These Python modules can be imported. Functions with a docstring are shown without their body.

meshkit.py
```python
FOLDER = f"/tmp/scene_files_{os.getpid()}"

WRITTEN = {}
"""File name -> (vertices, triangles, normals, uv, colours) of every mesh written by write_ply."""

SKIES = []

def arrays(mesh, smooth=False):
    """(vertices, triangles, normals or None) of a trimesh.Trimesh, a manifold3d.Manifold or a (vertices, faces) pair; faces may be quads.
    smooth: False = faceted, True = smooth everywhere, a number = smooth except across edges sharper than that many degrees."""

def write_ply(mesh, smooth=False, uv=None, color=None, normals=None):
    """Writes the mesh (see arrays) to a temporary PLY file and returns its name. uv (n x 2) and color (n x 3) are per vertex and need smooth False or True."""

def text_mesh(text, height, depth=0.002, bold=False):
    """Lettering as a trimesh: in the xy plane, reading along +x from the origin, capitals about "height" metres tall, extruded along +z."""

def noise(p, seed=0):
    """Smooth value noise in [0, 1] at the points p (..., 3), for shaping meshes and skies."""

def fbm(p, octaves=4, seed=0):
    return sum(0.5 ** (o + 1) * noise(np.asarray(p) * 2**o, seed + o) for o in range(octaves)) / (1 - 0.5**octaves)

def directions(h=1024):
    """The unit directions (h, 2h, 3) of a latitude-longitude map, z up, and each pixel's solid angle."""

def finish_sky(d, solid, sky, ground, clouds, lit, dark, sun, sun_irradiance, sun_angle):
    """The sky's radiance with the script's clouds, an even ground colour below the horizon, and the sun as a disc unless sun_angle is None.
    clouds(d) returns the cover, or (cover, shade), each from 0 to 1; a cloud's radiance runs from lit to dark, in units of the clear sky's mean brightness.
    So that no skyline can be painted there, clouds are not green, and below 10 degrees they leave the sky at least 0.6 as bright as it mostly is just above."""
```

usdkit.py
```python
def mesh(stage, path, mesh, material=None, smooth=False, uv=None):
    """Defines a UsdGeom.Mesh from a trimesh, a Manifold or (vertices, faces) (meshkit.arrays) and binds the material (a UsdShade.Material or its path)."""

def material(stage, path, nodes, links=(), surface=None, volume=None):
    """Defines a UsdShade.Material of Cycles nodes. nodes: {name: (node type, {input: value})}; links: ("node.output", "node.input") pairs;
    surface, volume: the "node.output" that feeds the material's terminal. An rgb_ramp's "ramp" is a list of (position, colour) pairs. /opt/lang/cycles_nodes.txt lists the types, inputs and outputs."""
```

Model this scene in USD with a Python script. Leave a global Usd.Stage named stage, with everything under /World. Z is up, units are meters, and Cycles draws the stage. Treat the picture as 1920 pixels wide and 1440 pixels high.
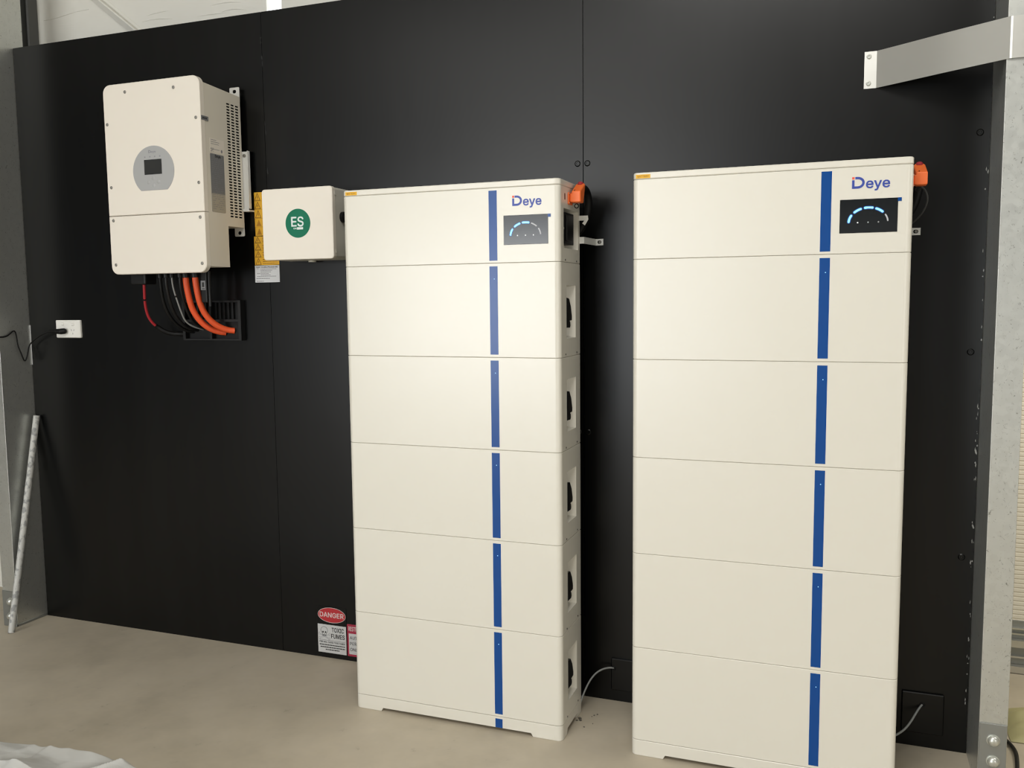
import math
import numpy as np
import trimesh
import manifold3d
import shapely
from shapely.geometry import Polygon, Point, LineString, box as sbox
from shapely import affinity
import meshkit
import usdkit
from pxr import Usd, UsdGeom, UsdLux, UsdShade, Gf, Sdf, Vt

stage = Usd.Stage.CreateInMemory()
UsdGeom.SetStageUpAxis(stage, UsdGeom.Tokens.z)
UsdGeom.SetStageMetersPerUnit(stage, 1.0)
world = UsdGeom.Xform.Define(stage, '/World')
stage.SetDefaultPrim(world.GetPrim())
rng = np.random.default_rng(7)

# ------------------------------------------------------------------ camera
FPX, YAW, PITCH, ROLL = 1651.54, 20.3902, -5.3901, -0.5951
CAM = np.array([2.0099, -2.7611, 1.3303])
EXPOSURE = 0.0
a_, b_, r_ = np.radians([YAW, PITCH, ROLL])
fw = np.array([-np.sin(a_) * np.cos(b_), np.cos(a_) * np.cos(b_), np.sin(b_)])
rt = np.array([np.cos(a_), np.sin(a_), 0.0])
up = np.cross(rt, fw)
rt, up = rt * np.cos(r_) + up * np.sin(r_), up * np.cos(r_) - rt * np.sin(r_)
cam = UsdGeom.Camera.Define(stage, '/World/camera')
cam.CreateHorizontalApertureAttr(36.0)
cam.CreateVerticalApertureAttr(27.0)
cam.CreateFocalLengthAttr(36.0 * FPX / 1920.0)
cam.CreateClippingRangeAttr(Gf.Vec2f(0.05, 100.0))
cam.CreateExposureAttr(EXPOSURE)
cam.AddTransformOp().Set(Gf.Matrix4d(*rt, 0, *up, 0, *(-fw), 0, *CAM, 1))


def aim(prim, pos, direction, upv=(0, 0, 1)):
    d = np.array(direction, float)
    d /= np.linalg.norm(d)
    u = np.array(upv, float)
    r = np.cross(d, u)
    r /= np.linalg.norm(r)
    u = np.cross(r, d)
    UsdGeom.Xformable(prim).AddTransformOp().Set(Gf.Matrix4d(*r, 0, *u, 0, *(-d), 0, *pos, 1))


# ------------------------------------------------------------------ light
dome = UsdLux.DomeLight.Define(stage, '/World/sky_light')          # plain overcast sky outside
dome.CreateColorAttr(Gf.Vec3f(0.9, 0.95, 1.0))
dome.CreateIntensityAttr(1.5)


def rect_light(name, pos, direction, w, h, power, color):
    l = UsdLux.RectLight.Define(stage, '/World/' + name)
    l.CreateWidthAttr(w)
    l.CreateHeightAttr(h)
    l.CreateIntensityAttr(power)
    l.CreateColorAttr(Gf.Vec3f(*color))
    aim(l, pos, direction, (0, 0, 1) if abs(direction[2]) < 0.9 else (0, 1, 0))
    return l


# daylight through the open vehicle door behind the camera, a roof skylight and the side opening, plus added fills
W_ = (1.0, 0.985, 0.95)
LIGHTS = [
    ('door_daylight', (-2.3, -8.4, 1.25), (0, 1, 0), 2.6, 1.7, 5.3, W_),
    ('high_window_daylight', (-1.1, -8.4, 3.0), (0, 1, 0), 2.8, 0.85, 5.6, W_),  # added fill before the solid wall, brightens the upper boards
    ('skylight_rear', (-0.5, -5.0, 3.55), (0, 0, -1), 3.0, 2.0, 2.8, W_),  # added overhead fill, lifts the floor bounce and general brightness
    ('skylight_front', (1.7, -2.6, 3.55), (0, 0, -1), 1.6, 1.6, 8.8, W_),
    ('side_door_daylight', (4.6, -4.0, 1.3), (-1, 0, 0), 3.0, 2.4, 2.0, W_),
    ('rear_door_daylight', (2.8, -8.4, 1.2), (0, 1, 0), 3.0, 2.2, 0.35, W_),  # added weak fill without an opening, brightens the right column flange
    ('recess_daylight', (3.6, -0.1, 2.1), (-0.25, 0.85, -0.6), 0.7, 0.7, 14.0, (1.0, 0.96, 0.86)),  # added lamp hanging in the room, brightens the door recess
]
for L_ in LIGHTS:
    rect_light(*L_)

# ------------------------------------------------------------------ materials
LOOKS = {}


def look(name, color=(0.8, 0.8, 0.8), rough=0.5, metal=0.0, spec=0.5, extra=None, nodes=None, links=None, coat=0.0):
    n = {'p': ('principled_bsdf', {'base_color': color, 'roughness': rough, 'metallic': metal, 'specular_ior_level': spec, **({'coat_weight': coat} if coat else {}), **(extra or {})})}
    n.update(nodes or {})
    LOOKS[name] = usdkit.material(stage, '/World/Looks/' + name, n, links or [], surface='p.BSDF')
    return LOOKS[name]


def ramp(*s):
    return {'ramp': list(s)}


GEO = {'g': ('geometry', {})}
look('cream_paint', nodes={**GEO, 'n': ('noise_texture', {'scale': 900.0, 'detail': 1.0}), 'b': ('bump', {'strength': 0.05, 'distance': 0.0005})},
     links=[('g.position', 'n.vector'), ('n.fac', 'b.height'), ('b.normal', 'p.normal')], color=(0.72, 0.693, 0.610), rough=0.27, spec=0.6)
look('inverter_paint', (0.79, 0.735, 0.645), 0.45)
look('inverter_shaded', (0.72, 0.675, 0.575), 0.5)  # darker copy of the cover paint, side shade put into the colour
look('white_plastic', (0.78, 0.77, 0.72), 0.35)
look('white_metal', (0.72, 0.72, 0.69), 0.4)
look('black_plastic', (0.006, 0.006, 0.006), 0.42, spec=0.35)
look('black_rubber', (0.004, 0.004, 0.004), 0.5, spec=0.25)
look('shade_black', (0.006, 0.006, 0.006), 0.9, spec=0.1)
look('grey_plastic', (0.22, 0.22, 0.22), 0.4)
look('blue_stripe', (0.003, 0.060, 0.26), 0.22, spec=0.32)
look('logo_blue', (0.03, 0.06, 0.33), 0.4)
look('logo_red', (0.75, 0.10, 0.06), 0.4)
look('screen_glass', (0.008, 0.010, 0.012), 0.13, spec=0.5)
look('lcd_glass', (0.03, 0.031, 0.03), 0.25)
look('film_grey', (0.37, 0.372, 0.368), 0.5)
look('mark_grey', (0.24, 0.24, 0.26), 0.5)
look('gauge_grey', (0.45, 0.46, 0.48), 0.4)
look('gauge_lit', (0.1, 0.4, 0.8), 0.4, extra={'emission_color': (0.22, 0.68, 1.0), 'emission_strength': 1.6})
look('gauge_halo', (0.01, 0.03, 0.12), 0.3, extra={'emission_color': (0.0, 0.11, 0.55), 'emission_strength': 0.35})
look('dot_white', (0.6, 0.62, 0.62), 0.4, extra={'emission_color': (0.8, 0.85, 0.85), 'emission_strength': 0.35})
look('dot_grey', (0.32, 0.33, 0.33), 0.4)
look('led_blue', (0.3, 0.5, 0.8), 0.4, extra={'emission_color': (0.4, 0.75, 1.0), 'emission_strength': 0.9})
look('orange_plastic', (0.86, 0.165, 0.034), 0.42)
look('orange_cable', (0.80, 0.10, 0.025), 0.45)
look('red_cable', (0.42, 0.02, 0.03), 0.45)
look('red_seal', (0.30, 0.02, 0.03), 0.5)
look('yellow_sticker', (0.76, 0.42, 0.035), 0.5, spec=0.3)
look('yellow_ink', (0.20, 0.085, 0.008), 0.6)
look('yellow_ink_dark', (0.12, 0.05, 0.005), 0.6)
look('yellow_fill', (0.42, 0.19, 0.012), 0.6)
look('label_white', (0.62, 0.63, 0.64), 0.5)
look('sign_white', (0.52, 0.52, 0.51), 0.5)
look('ink_black', (0.02, 0.02, 0.02), 0.6)
look('ink_grey', (0.25, 0.25, 0.26), 0.6)
look('sign_red', (0.42, 0.015, 0.022), 0.45)
look('sign_crimson', (0.33, 0.016, 0.045), 0.45)
look('sign_pale', (0.62, 0.53, 0.51), 0.5)
look('green_sticker', (0.0, 0.150, 0.078), 0.5, spec=0.3)
look('sticker_white', (0.70, 0.76, 0.74), 0.45)
look('plate_grey', (0.20, 0.205, 0.21), 0.35)
look('plate_tan', (0.40, 0.37, 0.30), 0.4)
look('box_shaded', (0.62, 0.60, 0.53), 0.5)  # darker copy of the lid cream, shade on the box body put in
look('screw_steel', (0.33, 0.32, 0.29), 0.4, metal=0.6)
look('bolt_zinc', (0.62, 0.63, 0.58), 0.32, metal=0.7)
look('conduit_grey', nodes={**GEO, 'm': ('mapping', {'scale': (60.0, 60.0, 45.0)}), 'n': ('noise_texture', {'scale': 1.0, 'detail': 2.0}), 'r': ('rgb_ramp', ramp((0.0, (0.24, 0.245, 0.235)), (0.40, (0.27, 0.275, 0.265)), (0.5, (0.50, 0.50, 0.47)), (1.0, (0.54, 0.54, 0.51))))},
     links=[('g.position', 'm.vector'), ('m.vector', 'n.vector'), ('n.fac', 'r.fac'), ('r.color', 'p.base_color')], rough=0.45)
look('grey_cable', (0.27, 0.28, 0.27), 0.4)
look('glint_grey', (0.05, 0.052, 0.052), 0.4)
look('cream_door', (0.74, 0.70, 0.60), 0.5)
look('aluminium', (0.62, 0.61, 0.57), 0.3, metal=0.8)
look('yellow_plastic', (0.44, 0.41, 0.21), 0.5)
look('debris', (0.12, 0.11, 0.09), 0.8)

# black lining board: satin with faint wipe marks, plaster smears by the first joint and chipped paint by the last
look('black_board', nodes={**GEO,
     'm': ('mapping', {'scale': (5.0, 1.0, 0.9)}), 'n': ('noise_texture', {'scale': 1.0, 'detail': 5.0, 'roughness': 0.6}),
     'r': ('rgb_ramp', ramp((0.25, (0.0008, 0.0010, 0.0010)), (0.5, (0.0012, 0.0014, 0.0014)), (0.8, (0.0026, 0.0029, 0.0029)))),
     'rr': ('rgb_ramp', ramp((0.0, (0.27, 0.27, 0.27)), (1.0, (0.31, 0.31, 0.31)))),
     'n2': ('noise_texture', {'scale': 420.0, 'detail': 2.0}), 'b': ('bump', {'strength': 0.04, 'distance': 0.0004})},
     links=[('g.position', 'm.vector'), ('m.vector', 'n.vector'), ('n.fac', 'r.fac'), ('r.color', 'p.base_color'), ('n.fac', 'rr.fac'), ('rr.color', 'p.roughness'),
            ('g.position', 'n2.vector'), ('n2.fac', 'b.height'), ('b.normal', 'p.normal')], rough=0.48, spec=0.34)
look('smear', nodes={**GEO, 'm': ('mapping', {'scale': (60.0, 60.0, 14.0)}), 'n': ('noise_texture', {'scale': 1.0, 'detail': 4.0}), 'r': ('rgb_ramp', ramp((0.35, (0.016, 0.0165, 0.0165)), (0.7, (0.045, 0.046, 0.046))))},
     links=[('g.position', 'm.vector'), ('m.vector', 'n.vector'), ('n.fac', 'r.fac'), ('r.color', 'p.base_color')], rough=0.7, spec=0.2)
look('chip', (0.30, 0.30, 0.28), 0.8)

# concrete floor: warm grey, blotchy, with small dark stains
look('concrete', nodes={**GEO,
     'n': ('noise_texture', {'scale': 2.1, 'detail': 6.0, 'roughness': 0.62}),
     'r': ('rgb_ramp', ramp((0.28, (0.40, 0.352, 0.270)), (0.5, (0.50, 0.442, 0.345)), (0.75, (0.57, 0.506, 0.405)))),
     'n2': ('noise_texture', {'scale': 11.0, 'detail': 5.0, 'roughness': 0.7}),
     'r2': ('rgb_ramp', ramp((0.23, (0.62, 0.60, 0.57)), (0.36, (0.94, 0.94, 0.94)), (1.0, (1.04, 1.03, 1.0)))),
     'x': ('mix', {'mix_type': 'multiply', 'fac': 1.0}),
     'n3': ('noise_texture', {'scale': 160.0, 'detail': 3.0}), 'b': ('bump', {'strength': 0.12, 'distance': 0.001})},
     links=[('g.position', 'n.vector'), ('g.position', 'n2.vector'), ('n.fac', 'r.fac'), ('n2.fac', 'r2.fac'), ('r.color', 'x.color1'), ('r2.color', 'x.color2'), ('x.color', 'p.base_color'),
            ('g.position', 'n3.vector'), ('n3.fac', 'b.height'), ('b.normal', 'p.normal')], rough=0.55, spec=0.4)
# galvanised sheet: spangle and scratches
look('galvanised', nodes={**GEO,
     'v': ('voronoi_texture', {'scale': 70.0}), 'r': ('rgb_ramp', ramp((0.0, (0.57, 0.58, 0.55)), (1.0, (0.61, 0.62, 0.585)))),
     'm': ('mapping', {'scale': (110.0, 110.0, 75.0)}), 'n': ('noise_texture', {'scale': 1.0, 'detail': 4.0, 'roughness': 0.75, 'distortion': 1.5}),
     'r2': ('rgb_ramp', ramp((0.33, (0.45, 0.45, 0.43)), (0.39, (1.0, 1.0, 1.0)))), 'x': ('mix', {'mix_type': 'multiply', 'fac': 1.0}),
     'rr': ('rgb_ramp', ramp((0.0, (0.38, 0.38, 0.38)), (1.0, (0.42, 0.42, 0.42))))},
     links=[('g.position', 'v.vector'), ('v.color', 'r.fac'), ('g.position', 'm.vector'), ('m.vector', 'n.vector'), ('n.fac', 'r2.fac'), ('r.color', 'x.color1'), ('r2.color', 'x.color2'), ('x.color', 'p.base_color'), ('v.color', 'rr.fac'), ('rr.color', 'p.roughness')], metal=0.85, rough=0.36)
look('galvanised_clean', (0.72, 0.715, 0.67), 0.36, metal=0.8)
look('mid_grey', (0.11, 0.11, 0.105), 0.5, spec=0.3)
look('dark_grey', (0.035, 0.036, 0.033), 0.5, spec=0.3)
look('cleat_steel', (0.30, 0.31, 0.295), 0.4, metal=0.7)
look('foil_lining', nodes={**GEO,
     'm': ('mapping', {'scale': (3.0, 3.0, 26.0)}), 'n': ('noise_texture', {'scale': 1.0, 'detail': 4.0, 'roughness': 0.55}), 'b': ('bump', {'strength': 0.35, 'distance': 0.006})},
     links=[('g.position', 'm.vector'), ('m.vector', 'n.vector'), ('n.fac', 'b.height'), ('b.normal', 'p.normal')], color=(0.74, 0.725, 0.66), rough=0.45, spec=0.5)
look('room_lining', (0.20, 0.197, 0.18), 0.7)
look('dark_lining', (0.06, 0.06, 0.058), 0.7)
look('ceiling_lining', (0.45, 0.44, 0.41), 0.6)
LOOKS['backlit_strip'] = usdkit.material(stage, '/World/Looks/backlit_strip', {'a': ('translucent_bsdf', {'color': (0.85, 0.85, 0.82)}), 't': ('transparent_bsdf', {'color': (0.9, 0.9, 0.9)}), 'x': ('mix_closure', {'fac': 0.5})}, [('a.BSDF', 'x.closure1'), ('t.BSDF', 'x.closure2')], surface='x.closure')  # sky glow through this sheet stands for a brightly lit white upright
LOOKS['plastic_film'] = usdkit.material(stage, '/World/Looks/plastic_film', {
    'p': ('principled_bsdf', {'base_color': (0.74, 0.745, 0.72), 'roughness': 0.2, 'specular_ior_level': 0.7}),
    't': ('transparent_bsdf', {'color': (0.95, 0.95, 0.95)}), 'x': ('mix_closure', {'fac': 0.28})},
    [('p.BSDF', 'x.closure1'), ('t.BSDF', 'x.closure2')], surface='x.closure')

# ------------------------------------------------------------------ building helpers
COUNT = {}


def numbered(parent, name):
    k = (parent, name)
    n = COUNT.get(k, 0)
    COUNT[k] = n + 1
    return f'{parent}/{name}' + (f'_{n:03d}' if n else '')


def ppath(parent):
    return '/World' if parent is None else str(parent.GetPath())


def thing(name, label=None, cat=None, group=None, kind=None, loc=(0, 0, 0)):
    x = UsdGeom.Xform.Define(stage, numbered('/World', name))
    x.AddTranslateOp().Set(Gf.Vec3d(*loc))
    p = x.GetPrim()
    ORIGIN[str(p.GetPath())] = np.array(loc, float)
    return tag(p, label, cat, group, kind)


ORIGIN = {}


def tag(p, label=None, cat=None, group=None, kind=None):
    for k, v in (('label', label), ('category', cat), ('group', group), ('kind', kind)):
        if v:
            p.SetCustomDataByKey(k, v)
    return p


def obj(name, m, mat, parent=None, smooth=35, label=None):
    """One mesh in world coordinates; stored relative to the origin of the thing it belongs to."""
    if isinstance(m, (list, tuple)):
        m = trimesh.util.concatenate(list(m))
    base = ppath(parent)
    top = '/'.join(base.split('/')[:3])
    m = m.copy()
    m.apply_translation(-ORIGIN.get(top, np.zeros(3)))
    p = usdkit.mesh(stage, numbered(base, name), m, LOOKS[mat], smooth=smooth).GetPrim()
    return tag(p, label)


def man(t):
    t = t.copy()
    t.merge_vertices()
    return manifold3d.Manifold(manifold3d.Mesh(np.asarray(t.vertices, np.float32), np.asarray(t.faces, np.uint32)))


def tri(m):
    q = m.to_mesh()
    return trimesh.Trimesh(np.array(q.vert_properties[:, :3]), np.array(q.tri_verts), process=False)


def cut(t, *others):
    m = man(t)
    for o in others:
        m = m - man(o)
    return tri(m)


def ext(poly, h):
    gs = getattr(poly, 'geoms', [poly])
    return trimesh.util.concatenate([trimesh.creation.extrude_polygon(g, h, engine='earcut') for g in gs])


def aspoly(p):
    return p if hasattr(p, 'area') else Polygon(p)


RX = np.array([[1, 0, 0, 0], [0, 0, -1, 0], [0, 1, 0, 0], [0, 0, 0, 1.0]])     # (x, up, out) -> faces -y
RC = np.array([[0, 0, 1, 0], [1, 0, 0, 0], [0, 1, 0, 0], [0, 0, 0, 1.0]])      # (y, z, x)


def py(poly, y0, y1):
    """polygon in (x, z) spanning y0..y1"""
    m = ext(aspoly(poly), y1 - y0)
    m.apply_transform(RX)
    m.apply_translation((0, y1, 0))
    return m


def px(poly, x0, x1):
    """polygon in (y, z) spanning x0..x1"""
    m = ext(aspoly(poly), x1 - x0)
    m.apply_transform(RC)
    m.apply_translation((x0, 0, 0))
    return m


def pz(poly, z0, z1):
    m = ext(aspoly(poly), z1 - z0)
    m.apply_translation((0, 0, z0))
    return m


def bx(x0, x1, y0, y1, z0, z1):
    return trimesh.creation.box(bounds=[[x0, y0, z0], [x1, y1, z1]])


def hullpts(*pts):
    return trimesh.convex.convex_hull(np.vstack(pts))


def pts2(poly, axis, v):
    c = np.array(aspoly(poly).exterior.coords)[:-1]
    o = np.full(len(c), v)
    return {'x': np.stack([o, c[:, 0], c[:, 1]], 1), 'y': np.stack([c[:, 0], o, c[:, 1]], 1), 'z': np.stack([c[:, 0], c[:, 1], o], 1)}[axis]


def bevel(poly, axis, v0, v1, b, both=True):
    """convex polygon extruded along an axis with chamfered rims"""
    p = aspoly(poly)
    q = p.buffer(-b, join_style='mitre')
    parts = [pts2(q, axis, v0), pts2(p, axis, v0 + b)]
    parts += [pts2(p, axis, v1 - b), pts2(q, axis, v1)] if both else [pts2(p, axis, v1)]
    return hullpts(*parts)


def rrect(x0, x1, z0, z1, r, seg=6):
    return sbox(x0 + r, z0 + r, x1 - r, z1 - r).buffer(r, quad_segs=seg)


def disc(x, z, r, rz=None, seg=12):
    c = Point(0, 0).buffer(1.0, quad_segs=seg)
    return affinity.translate(affinity.scale(c, r, rz or r), x, z)


def cyl(p0, p1, r, n=16):
    return trimesh.creation.cylinder(radius=r, segment=np.array([p0, p1], float), sections=n)


def lathe(profile, pos, axis=(0, -1, 0), n=20):
    """(radius, height) profile turned round the axis"""
    m = trimesh.creation.revolve(np.array(profile, float), sections=n)
    m.apply_transform(trimesh.geometry.align_vectors((0, 0, 1), np.array(axis, float)))
    m.apply_translation(pos)
    return m


def smooth_path(p, n=40):
    from scipy.interpolate import PchipInterpolator, CubicSpline
    p = np.array(p, float)
    t = np.r_[0, np.cumsum(np.linalg.norm(np.diff(p, axis=0), axis=1))]
    return CubicSpline(t, p)(np.linspace(0, t[-1], n))


def tube(p, r, n=12, steps=40):
    q = smooth_path(p, steps) if steps else np.array(p, float)
    rr = np.broadcast_to(r, len(q))
    t = np.gradient(q, axis=0)
    t /= np.linalg.norm(t, axis=1, keepdims=True)
    u = np.cross(t[0], (0.3, 0.2, 0.9))
    V = []
    for i in range(len(q)):
        u = u - t[i] * (u @ t[i])
        u /= np.linalg.norm(u)
        w = np.cross(t[i], u)
        an = np.linspace(0, 2 * np.pi, n, endpoint=False)
        V.append(q[i] + rr[i] * (np.cos(an)[:, None] * u + np.sin(an)[:, None] * w))
    V = np.vstack(V + [q[:1], q[-1:]])
    F = []
    k = len(q)
    for i in range(k - 1):
        for j in range(n):
            a, b = i * n + j, i * n + (j + 1) % n
            F += [[a, b, b + n], [a, b + n, a + n]]
    for j in range(n):
        F += [[k * n, (j + 1) % n, j], [k * n + 1, (k - 1) * n + j, (k - 1) * n + (j + 1) % n]]
    m = trimesh.Trimesh(V, F, process=False)
    m.fix_normals()
    return m


def text(s, x, z, h, y, depth=0.0006, bold=False, width=None, center=False):
    """lettering facing -y, capitals h tall, left (or centre) at x, baseline z, standing on plane y"""
    m = meshkit.text_mesh(s, h, depth, bold)
    if width:
        w = m.bounds[1, 0] - m.bounds[0, 0]
        m.apply_scale([width / w, 1, 1])
    b = m.bounds
    m.apply_translation((-(b[0, 0] + b[1, 0]) / 2 if center else -b[0, 0], 0, 0))
    m.apply_transform(RX)
    m.apply_translation((x, y, z))
    return m


def spline_bars(x0, x1, z, h, y, seed, depth=0.0004):
    """a line of print too small to read: word-length strokes"""
    g = np.random.default_rng(seed)
    out, x = [], x0
    while x < x1 - 0.0015:
        w = min(g.uniform(0.003, 0.009), x1 - x)
        out.append(bx(x, x + w, y - depth, y, z - h / 2, z + h / 2))
        x += w + 0.0013
    return trimesh.util.concatenate(out)


def screw_head(pos, r, h=0.002, axis=(0, -1, 0), n=14):
    """pan head with a recessed hexagon/cross hollow"""
    return lathe([(0, h * 0.35), (r * 0.42, h * 0.35), (r * 0.5, h), (r * 0.8, h), (r, h * 0.5), (r, 0), (0, 0)], pos, axis, n)


def struct(name, mesh, mat, label, cat, parent=None, smooth=35):
    p = obj(name, mesh, mat, parent, smooth)
    return tag(p, label, cat, None, 'structure')


# ------------------------------------------------------------------ the setting
struct('floor', bx(-5.4, 4.8, -8.6, 1.6, -0.1, 0.0), 'concrete', 'bare warm grey concrete floor with faint stains', 'floor')
struct('ceiling', bx(-5.4, 4.8, -8.6, 1.6, 3.6, 3.7), 'ceiling_lining', 'pale lined shed ceiling', 'ceiling')
struct('wall_left', bx(-5.4, -5.3, -8.6, 1.6, 0.0, 3.6), 'dark_lining', 'dark shed wall far to the left', 'wall')
struct('wall_right', bx(4.7, 4.8, -8.6, 1.6, 0.0, 3.6), 'room_lining', 'pale lined shed wall far to the right', 'wall')
DX0, DX1, DZ = -4.0, 0.8, 2.4
struct('wall_rear', [bx(-5.4, DX0, -8.6, -8.5, 0, 3.6), bx(DX1, 4.8, -8.6, -8.5, 0, 3.6), bx(DX0, DX1, -8.6, -8.5, DZ, 3.6)], 'room_lining', 'shed wall with the open vehicle door opposite the batteries', 'wall')

# outer wall behind the black boards: white foil lining in sheets with a diagonal lap
OY = 0.22
ow = thing('wall_outer', 'white wrinkled foil lining of the outer wall showing above the black boards', 'wall', kind='structure')
lap0, lap1 = (-0.955, 2.62), (-0.742, 2.455)
sl = (lap1[1] - lap0[1]) / (lap1[0] - lap0[0])
zl = lambda x: lap0[1] + sl * (x - lap0[0])
obj('lining_sheet', py([(-5.3, 0), (-5.3, 3.6), (-2.20, 3.6), (zl and (2.2 - lap0[1]) / sl + lap0[0], 2.2), ((2.2 - lap0[1]) / sl + lap0[0], 0)], OY, OY + 0.03), 'foil_lining', ow)
obj('lining_sheet', py([((2.2 - lap0[1]) / sl + lap0[0] + 0.004, 0), ((2.2 - lap0[1]) / sl + lap0[0] + 0.004, 2.2), ((3.6 - lap0[1]) / sl + lap0[0] + 0.004, 3.6), (-0.090, 3.6), (-0.090, 0)], OY - 0.006, OY + 0.024), 'foil_lining', ow)
obj('lining_sheet', py([(-0.026, 0), (-0.026, 3.6), (2.47, 3.6), (2.47, 0)], OY, OY + 0.03), 'foil_lining', ow)
obj('lap_tape', py([(lap0[0] - 1.0, zl(lap0[0] - 1.0)), (lap0[0] - 1.0, zl(lap0[0] - 1.0) + 0.035), (lap1[0] + 0.3, zl(lap1[0] + 0.3) + 0.035), (lap1[0] + 0.3, zl(lap1[0] + 0.3))], OY - 0.008, OY - 0.0062), 'foil_lining', ow)
# wrinkles standing out of the foil
cr = []
g = np.random.default_rng(3)
for k in range(30):
    x0, z0, L = g.uniform(-0.75, -0.12), g.uniform(2.40, 2.75), g.uniform(0.05, 0.18)
    p = [(x0, OY - 0.006, z0), (x0 + L * 0.5, OY - 0.0065, z0 + g.uniform(-0.004, 0.008)), (x0 + L, OY - 0.006, z0 + g.uniform(-0.008, 0.008))]
    cr.append(tube(p, np.array([0.0004, 0.0012, 0.0020, 0.0024, 0.0020, 0.0012, 0.0004]), 6, 7))
for p in ([(-1.23, OY, 2.553), (-1.15, OY, 2.556), (-1.07, OY, 2.565), (-0.98, OY, 2.568)],):
    cr.append(tube(p, 0.0022, 6, 16))
fold_ = LineString([(lap0[0] - 0.5, zl(lap0[0] - 0.5)), (lap1[0] + 0.2, zl(lap1[0] + 0.2))])
obj('lap_fold', hullpts(pts2(fold_.buffer(0.016, cap_style='flat'), 'y', OY - 0.007), pts2(affinity.translate(fold_.buffer(0.003, cap_style='flat'), 0.010, 0.006), 'y', OY - 0.026)), 'foil_lining', ow)
dp = thing('dark_upright', 'dark grey post behind the left end of the black wall', 'upright', loc=(-1.3, 0.17, 0))  # dark grey upright with a lighter lip, behind the board end
obj('upright_body', bevel(sbox(-1.40, 0.150, -1.277, OY - 0.001), 'z', 0.0, 3.58, 0.004), 'dark_grey', dp)
obj('upright_lip', bx(-1.2765, -1.264, 0.172, OY - 0.001, 0.0, 3.58), 'mid_grey', dp)
tag(obj('foil_crease', cr, 'foil_lining', ow), kind='stuff')
struct('window_1', bx(-0.091, -0.025, OY + 0.012, OY + 0.016, 0.0, 3.6), 'backlit_strip', 'narrow translucent strip added to show a brightly lit upright above the black wall', 'window')  # added strip, the dome behind it imitates a brightly lit upright

# black wall: three 1.2 m boards, butt jointed, each a board of its own
WB = thing('wall_back', 'matt black board wall carrying the inverter and battery towers', 'wall', kind='structure')
ZT = 2.3734
J = [-1.166, 0.0344, 1.2330, 2.3862]
for i in range(3):
    off = (0.0, 0.0, 0.0022)[i]
    obj('board', bevel(sbox(J[i] + 0.0008, off, J[i + 1] - 0.0008, 0.018), 'z', 0.0, ZT, 0.0012), 'black_board', WB)
for x, z in ((1.2148, 1.764), (1.2465, 1.7637), (2.3599, 1.777), (2.3572, 1.1743), (2.3542, 0.5845), (1.2160, 0.9), (1.2470, 0.9)):
    y = 0.0022 if x > 1.233 else 0.0
    obj('screw', lathe([(0, 0.0004), (0.0035, 0.0006), (0.0042, 0.0022), (0.0068, 0.0022), (0.0098, 0.0), (0, 0)], (x, y, z), n=20), 'black_board', WB)
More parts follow.
